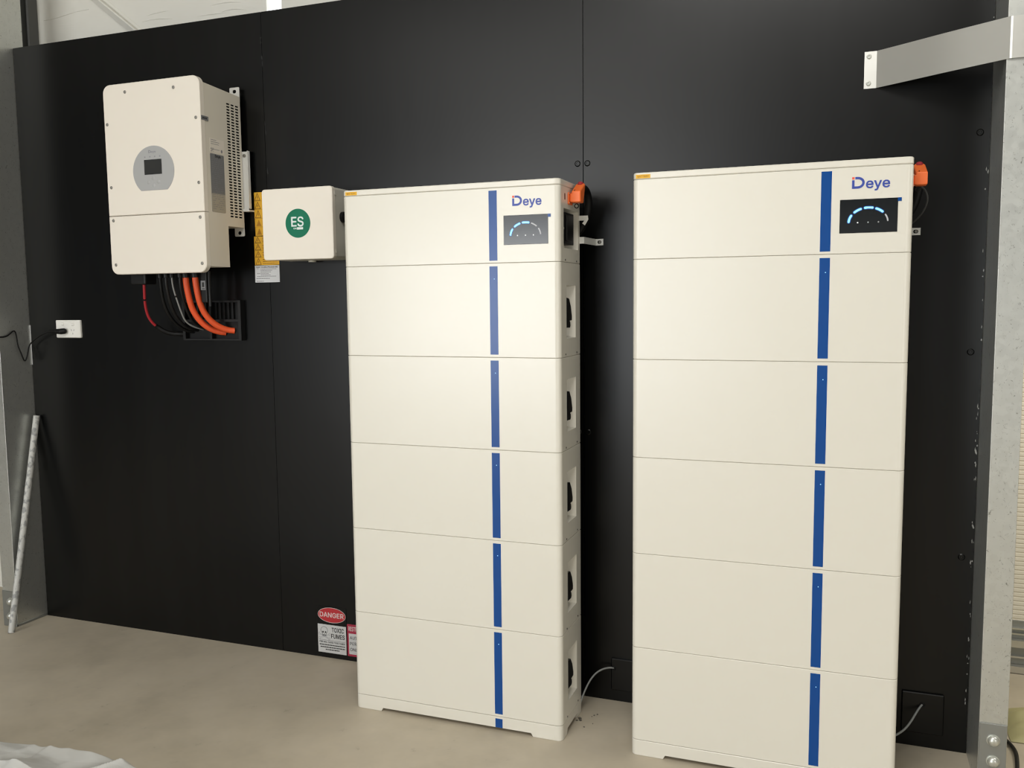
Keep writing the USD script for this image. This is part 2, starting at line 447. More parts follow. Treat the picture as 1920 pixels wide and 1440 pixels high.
# plaster smears beside the first joint, chipped paint along the right edge
sm = []
g = np.random.default_rng(11)
for z0, z1, w, dx in ((2.235, 2.285, 0.007, -0.004), (2.155, 2.22, 0.006, 0.0), (1.92, 2.04, 0.004, 0.004), (1.80, 1.90, 0.005, 0.006)):
    c = [(J[1] + dx + w * (g.random() - 0.2) * s, z) for s, zz in ((1, np.linspace(z0, z1, 9)), (-1, np.linspace(z1, z0, 9))) for z in zz]
    q = Polygon(c).buffer(0)
    sm.append(py(q if q.geom_type == 'Polygon' else max(q.geoms, key=lambda s: s.area), -0.0005, 0.0002))
obj('plaster_smear', sm, 'smear', WB)
ch = []
g = np.random.default_rng(5)
for z in np.r_[g.uniform(1.95, 2.2, 6), g.uniform(0.80, 1.02, 16), g.uniform(0.15, 0.75, 24), g.uniform(1.2, 1.7, 10)]:
    x = 2.3835 - g.uniform(0, 0.006)
    w, h = g.uniform(0.0006, 0.0022), g.uniform(0.002, 0.010)
    ch.append(py(Polygon([(x - w, z), (x, z + h), (x + w, z + h * 0.4), (x + w * 0.4, z - h * 0.5)]), 0.0014, 0.0026))
tag(obj('paint_chip', ch, 'chip', WB), kind='stuff')
# pale sliver of unpainted board edge in the left corner, above the leaning conduit
obj('board_edge', bx(-1.1665, -1.1625, -0.0015, 0.002, 1.085, 1.25), 'label_white', WB, label='pale unpainted sliver of board edge')


# ------------------------------------------------------------------ galvanised columns
def c_section(x, s, y0, y1, fl, z1, name, label, bolts, cleat, zcol=0.0):
    """web at x, open side towards s; front flange at y0"""
    t = 0.0035
    T = thing(name, label, 'column', loc=(x, 0, 0))
    lip = 0.018
    web = sbox(min(x, x + s * t), y0, max(x, x + s * t), y1)
    f0 = sbox(min(x, x + s * fl), y0, max(x, x + s * fl), y0 + t)
    f1 = sbox(min(x, x + s * fl), y1 - t, max(x, x + s * fl), y1)
    l0 = sbox(min(x + s * (fl - t), x + s * fl), y0, max(x + s * (fl - t), x + s * fl), y0 + lip)
    l1 = sbox(min(x + s * (fl - t), x + s * fl), y1 - lip, max(x + s * (fl - t), x + s * fl), y1)
    prof = shapely.union_all([web, f0, f1, l0, l1]).buffer(0.0014).buffer(-0.0028).buffer(0.0014)
    obj('channel', pz(prof, zcol, z1), 'galvanised', T)
    xa, xb = sorted((x + s * 0.001, x + s * (fl - 0.001)))
    obj('base_cleat', [bevel(sbox(xa, 0.0, xb, cleat), 'y', y0 - 0.0035, y0, 0.001), bx(xa, xb, y0 + 0.005, y1 - 0.03, 0.0, 0.008)], 'cleat_steel', T, label='duller steel cleat bolted at the column foot')
    for bxx, bz in bolts:
        b = obj('bolt', lathe([(0, 0.013), (0.006, 0.0125), (0.0115, 0.010), (0.0145, 0.005), (0.0145, 0.0), (0, 0)], (bxx, y0 - 0.0055, bz), n=24), 'bolt_zinc', T)
        obj('washer', lathe([(0, 0.002), (0.0165, 0.002), (0.0165, 0.0), (0, 0)], (bxx, y0 - 0.0055 + 0.002, bz), n=24), 'bolt_zinc', b)
    return T


c_section(2.3866, 1, -0.2, 0.06, 0.068, 3.55, 'steel_column', 'galvanised steel column at the right end of the black wall', ((2.4213, 0.1471), (2.4222, 0.0891)), 0.192)
c_section(-1.1672, -1, -0.147, 0.05, 0.074, 3.55, 'steel_column', 'galvanised steel column at the left end of the black wall', ((-1.193, 0.108), (-1.197, 0.046)), 0.150, 0.012)

# ------------------------------------------------------------------ strap from the wall to the right column
S = thing('strap_brace', 'galvanised flat strap bridging from the black wall to the right steel column', 'strap', loc=(2.09, 0, 1.97))
z0, z1 = 1.9195, 2.0215
w = 0.0018
bend = smooth_path([(2.0935, 0.0, 0), (2.125, -0.0215, 0), (2.18, -0.060, 0), (2.25, -0.110, 0), (2.32, -0.157, 0), (2.3930, -0.2055, 0)], 26)[:, :2]
cl = LineString([(2.0595, 0.0012), (2.0925, 0.0012)] + [tuple(q) for q in bend] + [(2.3975, -0.2062), (2.455, -0.2062)])
obj('strap', pz(cl.buffer(w / 2 + 0.0002, cap_style='flat', join_style='round'), z0, z1), 'galvanised_clean', S, smooth=26)
for x, z in ((2.0715, 2.0075), (2.0715, 1.9335)):
    obj('screw', screw_head((x, 0.0002, z), 0.0066, 0.0042), 'bolt_zinc', S)

# ------------------------------------------------------------------ right of the column: roller door, cable and yellow bag
DY = 0.70
D1 = thing('door_1', 'cream ribbed roller door beyond the right steel column', 'door', kind='structure')
for k in range(7):                                              # finely ribbed door sections
    za = 0.186 + k * 0.485
    prof = [(DY + 0.006, za), (DY - 0.006, za)]
    for j in range(30):
        z = za + 0.002 + j * 0.016
        prof += [(DY - 0.0065, z), (DY - 0.0030, z + 0.003), (DY - 0.0065, z + 0.006)]
    prof += [(DY - 0.006, za + 0.4835), (DY + 0.006, za + 0.4835)]
    obj('door_section', px(prof, 2.462, 4.7), 'cream_door', D1, smooth=False)
obj('bottom_rail', [bx(2.462, 4.7, DY - 0.034, DY + 0.01, 0.003, 0.027), bx(2.462, 4.7, DY - 0.034, DY + 0.01, 0.096, 0.121), bx(2.462, 4.7, DY - 0.022, DY + 0.006, 0.054, 0.060), bx(2.462, 4.7, DY - 0.020, DY + 0.006, 0.138, 0.143), bx(2.462, 4.7, DY - 0.024, DY + 0.006, 0.158, 0.163), bx(2.462, 4.7, DY - 0.0060, DY + 0.004, 0.0035, 0.185)], 'aluminium', D1, smooth=False, label='aluminium bottom rail with two grooves')
obj('groove_shade', [bx(2.462, 4.7, DY - 0.0085, DY - 0.0055, 0.028, 0.0955), bx(2.462, 4.7, DY - 0.0085, DY - 0.0055, 0.1215, 0.184)], 'cleat_steel', D1, smooth=False)  # darker backing strips put shade into the rail grooves
struct('trim_1', bx(2.458, 2.470, OY + 0.02, DY + 0.02, 0, 3.6), 'foil_lining', 'lined side of the roller door recess', 'trim')
kx = thing('extension_cable', 'black cable curving on the floor at the foot of the right column', 'cable', loc=(2.51, 0.0, 0))
obj('cord', tube([(2.48, 0.20, 0.006), (2.5119, 0.0917, 0.008), (2.5184, 0.0543, 0.009), (2.5145, -0.0107, 0.008), (2.503, -0.075, 0.006), (2.47, -0.16, 0.006), (2.43, -0.30, 0.006)], 0.0055, 10, 60), 'black_rubber', kx)
# crumpled yellow bag: folded heightfield with a closed underside
n = 26
gx, gy = np.meshgrid(np.linspace(0, 1, n), np.linspace(0, 1, n), indexing='ij')
P = np.stack([2.52 + gx * 0.5, 0.12 + gy * 0.22, 0 * gx], -1)
rr = np.clip(1 - (2 * gx - 1) ** 4, 0, 1) * np.clip(1 - (2 * gy - 1) ** 4, 0, 1)
P[..., 2] = 0.002 + rr ** 0.5 * (0.004 + 0.055 * meshkit.fbm(P * 14 + 3, 4, 2)) + 0.03 * rr * np.abs(meshkit.noise(P * 30, 5) - 0.5)
top = P.reshape(-1, 3)
F = []
for i in range(n - 1):
    for j in range(n - 1):
        a = i * n + j
        F += [[a, a + n, a + n + 1], [a, a + n + 1, a + 1]]
bot = top.copy()
bot[:, 2] = 0.0005
Fb = [[c + n * n for c in f[::-1]] for f in F]
tag(obj('yellow_bag', trimesh.Trimesh(np.vstack([top, bot]), F + Fb, process=False), 'yellow_plastic', smooth=True), 'crumpled pale yellow plastic bag on the floor by the roller door', 'bag')


# ------------------------------------------------------------------ lettering of the maker's mark
def logo(x, z, w, h, y, parent, small=False):
    """red square over an i stem joined to a round D, then e y e"""
    H = h
    dw = 0.335 * w
    st = 0.2 * H
    half = lambda rx, rz: affinity.translate(affinity.scale(Point(0, 0).buffer(1, quad_segs=12), rx, rz), dw * 0.45, H / 2).intersection(sbox(dw * 0.44, -1, 9, 9))
    outer = shapely.union_all([sbox(0, 0, dw * 0.45, H), half(dw * 0.55, H / 2)])
    inner = shapely.union_all([sbox(st, st, dw * 0.45, H - st), half(dw * 0.55 - st, H / 2 - st)])
    D = outer.difference(inner).difference(sbox(-1, H * 0.73, st * 1.28, H * 2))
    D = affinity.translate(D, x, z)
    q = sbox(x, z + H * 0.80, x + st, z + H)
    m = [py(D, y - 0.0006, y + 0.0002)]
    m.append(text('eye', x + dw + 0.035 * w, z + 0.02 * H, 0.80 * H, y, 0.0006, not small, width=w - dw - 0.035 * w))
    lg = obj('logo', m, 'mark_grey' if small else 'logo_blue', parent)
    obj('logo_square', py(q, y - 0.0006, y + 0.0002), 'mark_grey' if small else 'logo_red', lg, label=None if small else 'small red square of the logo')


# ------------------------------------------------------------------ battery towers
HB, HM, YF, DEP, TW = 0.0472, 0.2789, -0.3212, 0.2066, 0.7114
SEAM = [HB + k * HM for k in range(6)]           # base/module 1 ... module 5/control unit
LIDZ, TOPZ = 1.6600, 1.6782


def plan(x0, inset=0.0):
    r = 0.017
    y0, y1, x1 = YF, YF + DEP, x0 + TW
    p = shapely.union_all([sbox(x0 + r, y0 + r, x1 - r, y1 - 0.003).buffer(r, quad_segs=8).intersection(sbox(x0, y0, x1, y1 - 0.003)), sbox(x0, y0 + 0.05, x1, y1)])
    return p.buffer(-inset, join_style='mitre') if inset else p


def shell(x0, z0, z1, b=0.0013):
    p, q = plan(x0), plan(x0).buffer(-b, join_style='mitre')
    return hullpts(pts2(q, 'z', z0), pts2(p, 'z', z0 + b), pts2(p, 'z', z1 - b), pts2(q, 'z', z1))


def tower(x0, label, segs, name='battery_tower'):
    P = x0 + TW
    T = thing(name, label, 'battery', loc=(x0, YF, 0))
    sx0, sx1 = x0 + 0.4935, x0 + 0.5190
    # base with cut-out feet
    zc = 0.0118
    front = Polygon([(x0 + 0.088, -0.01), (x0 + 0.1, zc), (P - 0.1, zc), (P - 0.088, -0.01)])
    side = Polygon([(YF + 0.045, -0.01), (YF + 0.057, zc + 0.006), (YF + DEP - 0.05, zc + 0.006), (YF + DEP - 0.04, -0.01)])
    base = cut(shell(x0, 0.0, HB - 0.0006), py(front, YF - 0.1, YF + DEP + 0.1), px(side, x0 - 0.1, P + 0.1))
    B = obj('base', base, 'cream_paint', T)
    obj('stripe', bx(sx0 + 0.001, sx1 - 0.001, YF - 0.0004, YF + 0.001, zc + 0.0003, 0.0405), 'blue_stripe', B)
    # five modules
    for k in range(5):
        z0, z1 = SEAM[k] + 0.0004, SEAM[k + 1] - 0.0004
        zr0, zr1 = z1 - 0.2255, z1 - 0.0645
        pocket = hullpts(*[np.array([[P + 0.01, YF + 0.062, z], [P + 0.01, YF + 0.163, z], [P - 0.028, YF + 0.066, z + dz], [P - 0.028, YF + 0.146, z + dz]]) for z, dz in ((zr0, 0.006), (zr1, -0.006))])
        m = obj('battery_module', cut(shell(x0, z0, z1), pocket), 'cream_paint', T)
        obj('stripe', bx(sx0, sx1, YF - 0.0004, YF + 0.001, SEAM[k] + 0.0087, SEAM[k + 1] - 0.0093), 'blue_stripe', m)
        obj('indicator', py(disc(sx0 + 0.015, SEAM[k + 1] - 0.0465, 0.0013, seg=4), YF - 0.0009, YF), 'led_blue', m)
        hz = z1
        hp = Polygon([(YF + 0.068, hz - 0.103), (YF + 0.103, hz - 0.107), (YF + 0.121, hz - 0.130), (YF + 0.132, hz - 0.160), (YF + 0.131, hz - 0.170), (YF + 0.104, hz - 0.171), (YF + 0.114, hz - 0.177), (YF + 0.116, hz - 0.187), (YF + 0.112, hz - 0.192), (YF + 0.075, hz - 0.191), (YF + 0.068, hz - 0.182)]).buffer(0.002).buffer(-0.001)
        obj('side_handle', px(hp, P - 0.0285, P - 0.004), 'black_plastic', m)
        for dy in (0.054, 0.171):
            obj('screw', cyl((P - 0.004, YF + dy, z0 + 0.0078), (P + 0.0007, YF + dy, z0 + 0.0078), 0.0028, 10), 'black_plastic', m)
    # control unit
    z0, z1 = SEAM[5] + 0.0004, LIDZ - 0.0004
    pocket = hullpts(*[np.array([[P + 0.01, YF + 0.038, z], [P + 0.01, YF + 0.190, z], [P - 0.040, YF + 0.042, z + dz], [P - 0.040, YF + 0.182, z + dz]]) for z, dz in ((1.482, 0.003), (1.598, -0.004))])
    hole = px(rrect(YF + 0.047, YF + 0.056, 1.621, 1.641, 0.004), P - 0.01, P + 0.01)
    C = obj('control_unit', cut(shell(x0, z0, z1), pocket, hole), 'cream_paint', T)
    obj('stripe', bx(sx0, sx1, YF - 0.0004, YF + 0.001, 1.4490, 1.6525), 'blue_stripe', C)
    obj('breaker', [px(rrect(YF + 0.066, YF + 0.160, 1.496, 1.588, 0.004), P - 0.0405, P - 0.006), bevel(rrect(YF + 0.075, YF + 0.135, 1.505, 1.58, 0.003), 'x', P - 0.006, P - 0.001, 0.002)], 'black_plastic', C, label='black breaker block in the side recess')
    obj('latch', [px(disc(YF + 0.054, 1.540, 0.009, 0.013), P - 0.0405, P - 0.008), px(disc(YF + 0.054, 1.540, 0.0035), P - 0.0405, P - 0.004)], 'galvanised_clean', C, label='round metal latch in the side recess')
    obj('hole_shade', px(rrect(YF + 0.0475, YF + 0.0555, 1.6215, 1.6405, 0.004), P - 0.0098, P + 0.0003), 'black_plastic', C)  # black plug fills the hole flush, standing for the shade inside
    for dy in (0.054, 0.171):
        obj('screw', cyl((P - 0.004, YF + dy, z0 + 0.0062), (P + 0.0007, YF + dy, z0 + 0.0062), 0.0028, 10), 'black_plastic', C)
    logo(x0 + 0.5675, 1.6052, 0.0895, 0.0292, YF, C)
    obj('lid', shell(x0, LIDZ + 0.0004, TOPZ, 0.0022), 'cream_paint', T)
    # yellow sticker across the lid seam
    yx = x0 + (0.0125 if x0 < 1 else 0.0095)
    st = obj('sticker', bx(yx, yx + 0.0405, YF - 0.0005, YF + 0.001, 1.6625, 1.6728), 'yellow_sticker', T, label='small yellow sticker at the top left corner')
    obj('sticker_print', text('BATTERY', yx + 0.005, 1.6654, 0.0046, YF - 0.0005, 0.0003, width=0.031), 'yellow_ink', st)
    # display
    d0, d1, e0, e1 = x0 + 0.5400, x0 + 0.6765, 1.4938, 1.5784
    dsp = obj('display', bevel(sbox(d0, e0, d1, e1), 'y', YF - 0.0012, YF + 0.001, 0.0004, both=False), 'screen_glass', T, label='dark glass display with an arc gauge')
    obj('film_corner', bx(d1 - 0.0006, d1 + 0.0082, YF - 0.0015, YF + 0.001, e1 - 0.0088, e1), 'blue_stripe', dsp, label='small blue tab at the display corner')
    cx, cz, rx, rz = x0 + 0.6078, 1.5195, 0.0462, 0.0372
    spans = ((176, 151), (135, 113), (100, 78), (66, 44), (29, 5))
    yd = YF - 0.0012
    for (t0, t1), lit in zip(spans, segs):
        an = np.radians(np.linspace(t0, t1, 10))
        arc = LineString(np.stack([cx + rx * np.cos(an), cz + rz * np.sin(an)], 1))
        if lit:
            obj('gauge_glow', py(arc.buffer(0.0044, quad_segs=4), yd - 0.0002, yd + 0.0002), 'gauge_halo', dsp, label='deep blue glow round a lit gauge segment')
        obj('gauge_segment', py(arc.buffer(0.0026 if lit else 0.0019, quad_segs=4), yd - 0.0004, yd + 0.0002), 'gauge_lit' if lit else 'gauge_grey', dsp, label='lit pale blue gauge segment' if lit else 'unlit grey gauge segment')
    for i, dx in enumerate((-0.0247, 0.0, 0.0243)):
        obj('indicator', py(disc(cx + dx, 1.5197, 0.0019, seg=5), yd - 0.0004, yd + 0.0002), 'dot_white' if (i == 0 or x0 < 1) else 'dot_grey', dsp)
    # cable tie points behind: Z bracket to the wall
    by = YF + DEP
    zz0, zz1 = 1.5035, 1.5240
    ln = LineString([(P - 0.06, by + 0.0012), (P + 0.013, by + 0.0012), (P + 0.0175, -0.040), (P + 0.021, -0.0020), (P + 0.046, -0.0020)]) if x0 < 1 else LineString([(P - 0.06, by + 0.0012), (P + 0.003, by + 0.0012), (P + 0.010, -0.040), (P + 0.014, 0.0004), (P + 0.043, 0.0004)])
    br = pz(ln.buffer(0.0012, cap_style='flat', join_style='mitre'), zz0, zz1)
    ex = ln.coords[-1][0]
    ey = ln.coords[-1][1]
    slot = py(rrect(ex - 0.019, ex - 0.006, 1.5085, 1.519, 0.005), ey - 0.02, ey + 0.02)
    br = cut(br, slot)
    W = obj('wall_bracket', br, 'white_metal', T, smooth=25, label='white cranked bracket holding the tower to the wall')
    obj('bracket_screw', screw_head((ex - 0.0115, ey + 0.001, 1.5138), 0.0042, 0.0032), 'screw_steel', W)
    return T


T1 = tower(0.5422, 'cream battery tower beside the round green emblem box, three of five gauge segments lit', (1, 1, 1, 0, 0))
T2 = tower(1.4645, 'cream battery tower next to the right steel column, four of five gauge segments lit', (1, 1, 1, 1, 0))


def connector(P, label, loop):
    """angled orange plug on the tower's right side, its black cable looping back behind the tower"""
    yc = YF + 0.098
    K = thing('battery_plug', label, 'plug', loc=(P, yc, 1.628))
    obj('flange', bevel(rrect(yc - 0.020, yc + 0.020, 1.611, 1.646, 0.004), 'x', P + 0.0002, P + 0.005, 0.001), 'orange_plastic', K)
    for dy in (-0.016, 0.016):
        for dz in (-0.0135, 0.0135):
            obj('screw', screw_head((P + 0.005, yc + dy, 1.6285 + dz), 0.0022, 0.0014, (1, 0, 0), 10), 'screw_steel', K)
    s = lambda c, r: trimesh.creation.icosphere(2, r).vertices + np.array(c)
    box8 = lambda x0, x1, y0, y1, z0, z1, r=0.004: np.vstack([s((x, y, z), r) for x in (x0 + r, x1 - r) for y in (y0 + r, y1 - r) for z in (z0 + r, z1 - r)])
    low = box8(P + 0.005, P + 0.036, yc - 0.015, yc + 0.017, 1.617, 1.643)
    lowend = box8(P + 0.010, P + 0.038, yc - 0.015, yc + 0.022, 1.616, 1.650)
    tip = np.vstack([s((P + 0.0215 + 0.0095 * math.cos(t), yc + 0.043 + 0.008 * math.sin(t), 1.671 + 0.004 * math.sin(t)), 0.005) for t in np.linspace(0, 2 * np.pi, 8, endpoint=False)])
    body = man(hullpts(low)) + man(hullpts(lowend, tip))
    obj('housing', tri(body), 'orange_plastic', K, smooth=40)
    obj('rivet', cyl((P + 0.018, yc - 0.004, 1.652), (P + 0.018, yc - 0.010, 1.650), 0.0022, 8), 'black_plastic', K)
    a = np.array([P + 0.0215, yc + 0.043, 1.671])
    d = np.array([0.05, 0.62, 0.72])
    d /= np.linalg.norm(d)
    obj('seal_ring', cyl(a - d * 0.004, a + d * 0.0075, 0.0095, 20), 'red_seal', K, label='dark red cap at the tip of the plug')
    c = np.array([P + 0.0215, yc + 0.047, 1.6625])
    obj('cable', tube([c, c + np.array([0.001, 0.020, 0.003]), (P + 0.0245, -0.128, 1.660), (P + 0.0265, -0.110, 1.640), (P + 0.024, -0.104, 1.605), (P + 0.010, -0.100, 1.565), (P - 0.02, -0.098, 1.53), (P - 0.07, -0.098, 1.50)], 0.0115, 14, 60), 'black_rubber', K, label='thick black cable bending back behind the tower')
    obj('tie_ring', trimesh.creation.torus(0.006, 0.0014, 20, 8, transform=trimesh.transformations.translation_matrix((P + 0.018, yc + 0.014, 1.6085)) @ trimesh.transformations.rotation_matrix(np.pi / 2, (1, 0, 0))), 'black_plastic', K)
    if loop:
        obj('cable_glint', tube([(P + 0.026, -0.200, 1.616), (P + 0.037, -0.19, 1.606), (P + 0.0435, -0.18, 1.588), (P + 0.040, -0.17, 1.565), (P + 0.022, -0.15, 1.537), (P - 0.02, -0.105, 1.505)], 0.0024, 8, 40), 'glint_grey', K)  # thin grey tube stands for the edge highlight of the cable loop
    return K


connector(0.5422 + TW, 'orange angled plug on the side of the left battery tower', False)
connector(1.4645 + TW, 'orange angled plug peeking out beside the right battery tower', True)

# small white folded tab behind the left tower
CT = thing('white_tab', 'small folded white tab sticking out behind the left battery tower', 'tab', loc=(1.27, -0.11, 1.573))
obj('upper_leaf', px(Polygon([(0, 0)] * 0 or [(-0.121, 1.573), (-0.119, 1.573), (-0.119, 1.588), (-0.121, 1.588)]), 1.2475, 1.2815), 'white_plastic', CT)
obj('lower_leaf', py([(1.2815, 1.588), (1.2835, 1.576), (1.2725, 1.558), (1.2640, 1.5645), (1.2740, 1.5765)], -0.123, -0.1211), 'white_plastic', CT)

# stub of cable on the left side of the right tower
q = thing('black_gland', 'small black knurled knob on the left side of the right battery tower', 'gland', loc=(1.4645, -0.15, 1.61))
obj('collar', cyl((1.464, -0.17, 1.612), (1.4515, -0.17, 1.612), 0.013, 12), 'black_rubber', q)
obj('knob', cyl((1.4515, -0.17, 1.612), (1.4440, -0.17, 1.612), 0.0095, 8), 'black_rubber', q)

# ------------------------------------------------------------------ inverter
IX0, IX1, IYF = -0.4751, -0.0527, -0.24
IV = thing('inverter', 'large cream wall-mounted inverter with an oval grey control panel', 'inverter', loc=(-0.264, 0, 1.44))
R = 0.030
upper = rrect(IX0, IX1, 1.44, 2.109, R, 8)
up_p = upper.intersection(sbox(-9, 1.6497, 9, 9))
lo_p = upper.intersection(sbox(-9, 0, 9, 1.6477))
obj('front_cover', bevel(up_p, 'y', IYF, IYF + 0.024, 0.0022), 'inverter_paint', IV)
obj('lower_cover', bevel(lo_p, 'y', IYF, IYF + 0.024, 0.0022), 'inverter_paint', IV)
bxa, bxb = IX0 + 0.004, IX1 - 0.0015
Lp = Polygon([(IYF + 0.0242, 1.4617), (-0.1120, 1.4617), (-0.1120, 1.608), (-0.0200, 1.608), (-0.0200, 2.078), (IYF + 0.0242, 2.088)])
VY0, VY1, VZ0, VZ1 = -0.104, -0.0225, 1.632, 2.045
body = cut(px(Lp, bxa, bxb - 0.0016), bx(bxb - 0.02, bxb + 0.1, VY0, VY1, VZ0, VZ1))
BD = obj('body', body, 'inverter_shaded', IV)
slots = []
for c in range(3):
    for r in range(40):
        y = -0.0977 + c * 0.0246
        z = 1.6415 + r * 0.01015
        slots.append(sbox(y, z, y + 0.0178, z + 0.0052))
panel = Lp.difference(shapely.union_all(slots))
obj('side_panel', px(panel, bxb - 0.0016, bxb), 'inverter_shaded', BD, smooth=False)
obj('vent_shade', bx(bxb - 0.0198, bxb - 0.0030, VY0 + 0.0002, VY1 - 0.0002, VZ0 + 0.0005, VZ1 - 0.0005), 'shade_black', BD, label='black block added behind the ventilation slots for their shade')  # block fills the pocket and gives the slots their dark shade
# print on the right side
yl0, yl1 = -0.1965, -0.1235
pl = obj('rating_plate', px(rrect(yl0, yl1, 1.652, 1.853, 0.004), bxb, bxb + 0.0006), 'plate_grey', IV, label='dark grey rating plate with a tan foot')
obj('plate_foot', px(rrect(yl0 + 0.0003, yl1 - 0.0003, 1.6523, 1.716, 0.004), bxb + 0.0004, bxb + 0.0008), 'plate_tan', pl)
lines = []
g = np.random.default_rng(8)
for k in range(26):
    z = 1.838 - k * 0.0070
    x = yl0 + 0.006
    while x < yl1 - 0.012:
        L = g.uniform(0.006, 0.016)
        if g.random() < 0.75:
            lines.append(px(sbox(x, z, min(x + L, yl1 - 0.005), z + 0.0016), bxb + 0.0006, bxb + 0.0009))
        x += L + 0.004
obj('plate_print', lines, 'mark_grey', pl, smooth=False)
tl = meshkit.text_mesh('Deye', 0.009, 0.0004, True)
tl.apply_transform(RC)
tl.apply_translation((bxb + 0.0006, -0.172, 1.8415))
obj('plate_mark', tl, 'ink_black', pl)
ws = obj('white_label', px(rrect(-0.1955, -0.1195, 1.858, 1.9055, 0.002), bxb, bxb + 0.0005), 'inverter_paint', IV, label='pale label with small print above the rating plate')
lines = [px(sbox(-0.191, z, -0.191 + L, z + 0.0014), bxb + 0.0005, bxb + 0.0008) for z, L in ((1.900, 0.03), (1.893, 0.045), (1.886, 0.042), (1.868, 0.045))]
lines += [px(sbox(-0.193 + i * 0.0035, 1.860 + j * 0.0035, -0.193 + i * 0.0035 + 0.0022, 1.860 + j * 0.0035 + 0.0022), bxb + 0.0005, bxb + 0.0008) for i in range(5) for j in range(4) if (i * 3 + j * 5) % 4 != 1]
lines += [px(disc(-0.134, 1.866, 0.004, 0.006), bxb + 0.0005, bxb + 0.0008)]
obj('label_print', lines, 'mark_grey', ws, smooth=False)
tg = obj('name_tag', px(rrect(-0.2365, -0.1995, 1.9595, 1.9745, 0.001), IX1 - 0.0012, IX1 + 0.0005), 'plate_grey', IV, label='small dark tag lapping from the front cover onto the side')
obj('tag_print', [px(sbox(-0.229 + k * 0.008, 1.964, -0.224 + k * 0.008, 1.970), IX1 + 0.0004, IX1 + 0.0008) for k in range(3)], 'ink_black', tg, smooth=False)
# screws of the covers
for x, z in ((-0.3739, 2.0785), (-0.161, 2.0755), (-0.4605, 1.972), (-0.0715, 1.967), (-0.4565, 1.7504), (-0.0705, 1.7479), (-0.4546, 1.6329), (-0.0709, 1.630), (-0.4535, 1.4745), (-0.0708, 1.4715)):
    obj('screw', screw_head((x, IYF, z), 0.0058, 0.0022), 'screw_steel', IV)
# control panel
ocx, ocz, orx, orz = -0.2632, 1.7985, 0.0908, 0.0868
ov = disc(ocx, ocz, orx, orz, 20).intersection(sbox(-9, 1.7315, 9, 9))
CP = obj('control_panel', bevel(ov, 'y', IYF - 0.0012, IYF + 0.001, 0.0005, both=False), 'film_grey', IV, label='grey oval control panel cut flat at the bottom')
scr = obj('display', bx(-0.3022, -0.2258, IYF - 0.0016, IYF, 1.7864, 1.8379), 'lcd_glass', CP, label='blank dark display')
for x in (-0.298, -0.2756, -0.2544, -0.2322):
    obj('indicator', py(disc(x, 1.8476, 0.0028, 0.0024, 4), IYF - 0.0016, IYF), 'mark_grey', CP)
for x, z in ((-0.2650, 1.7735), (-0.2865, 1.7605), (-0.2422, 1.7605), (-0.2645, 1.7485)):
    obj('button', lathe([(0, 0.0010), (0.005, 0.0010), (0.0072, 0.0), (0, 0)], (x, IYF - 0.0012, z), n=16), 'film_grey', CP)
logo(-0.2815, 1.8605, 0.032, 0.0098, IYF - 0.0012, CP, True)
# wall bracket, ears
BR = obj('wall_bracket', [bx(-0.45, -0.0225, -0.0165, -0.001, 1.672, 1.884), bx(-0.0245, -0.0225, -0.030, -0.001, 1.672, 1.884), bx(-0.051, -0.0225, -0.030, -0.001, 1.6665, 1.676)], 'white_metal', IV, label='pale bracket plate showing behind the right side')
obj('bracket_screw', screw_head((-0.0455, -0.0170, 1.869), 0.006, 0.005), 'screw_steel', BR)
for x0, x1 in ((-0.0985, -0.056), (-0.4718, -0.4293)):
    for z0, z1, zh in ((2.060, 2.1145, 2.100), (1.5780, 1.63, 1.5905)):
        e = cut(py(rrect(x0, x1, z0, z1, 0.004), -0.0196, -0.0170), py(rrect(x0 + 0.0135, x0 + 0.029, zh - 0.0062, zh + 0.0062, 0.006), -0.1, 0.1))
        obj('mounting_ear', e, 'white_metal', IV, label='pale lug with a screw hole')
# underside fittings
fit = [(-0.4265, -0.150, 0.020), (-0.395, -0.165, 0.018), (-0.3471, -0.14, 0.013), (-0.3023, -0.16, 0.012), (-0.2845, -0.15, 0.012), (-0.2569, -0.14, 0.012), (-0.2385, -0.13, 0.018), (-0.1965, -0.13, 0.018)]
for x, y, r in fit:
    obj('cable_gland', [cyl((x, y, 1.4625), (x, y, 1.447), r, 6), cyl((x, y, 1.447), (x, y, 1.428), r * 0.82, 16)], 'black_plastic', IV)
sw = obj('switch_block', bevel(rrect(-0.445, -0.375, -0.185, -0.125, 0.006), 'z', 1.405, 1.4618, 0.003), 'black_plastic', IV, label='black connector block under the left corner')
DG = obj('data_logger', [bevel(rrect(-0.1685, -0.1425, -0.135, -0.118, 0.004), 'z', 1.335, 1.4618, 0.003), cyl((-0.1385, -0.124, 1.45), (-0.1385, -0.124, 1.322), 0.006, 12)], 'black_plastic', IV, label='black stick-shaped data logger with a grey label')
dl = obj('logger_label', bx(-0.1680, -0.1475, -0.1356, -0.1345, 1.381, 1.415), 'ink_grey', DG)
obj('label_print', [bx(-0.162, -0.153, -0.1359, -0.1350, 1.392, 1.409), bx(-0.163, -0.151, -0.1359, -0.1350, 1.384, 1.387)], 'ink_black', dl, smooth=False)

# cables hanging under the inverter
def cable(name, pts, r, mat, label, start=None, cat='cable', group=None):
    p = np.array(pts)
    if start:
        p = np.vstack([[(p[0, 0], p[0, 1], start)], p])
    t = thing(name, label, cat, group, loc=tuple(p[0]))
    obj('sheath', tube(p, r, 14, 60), mat, t)
    return t


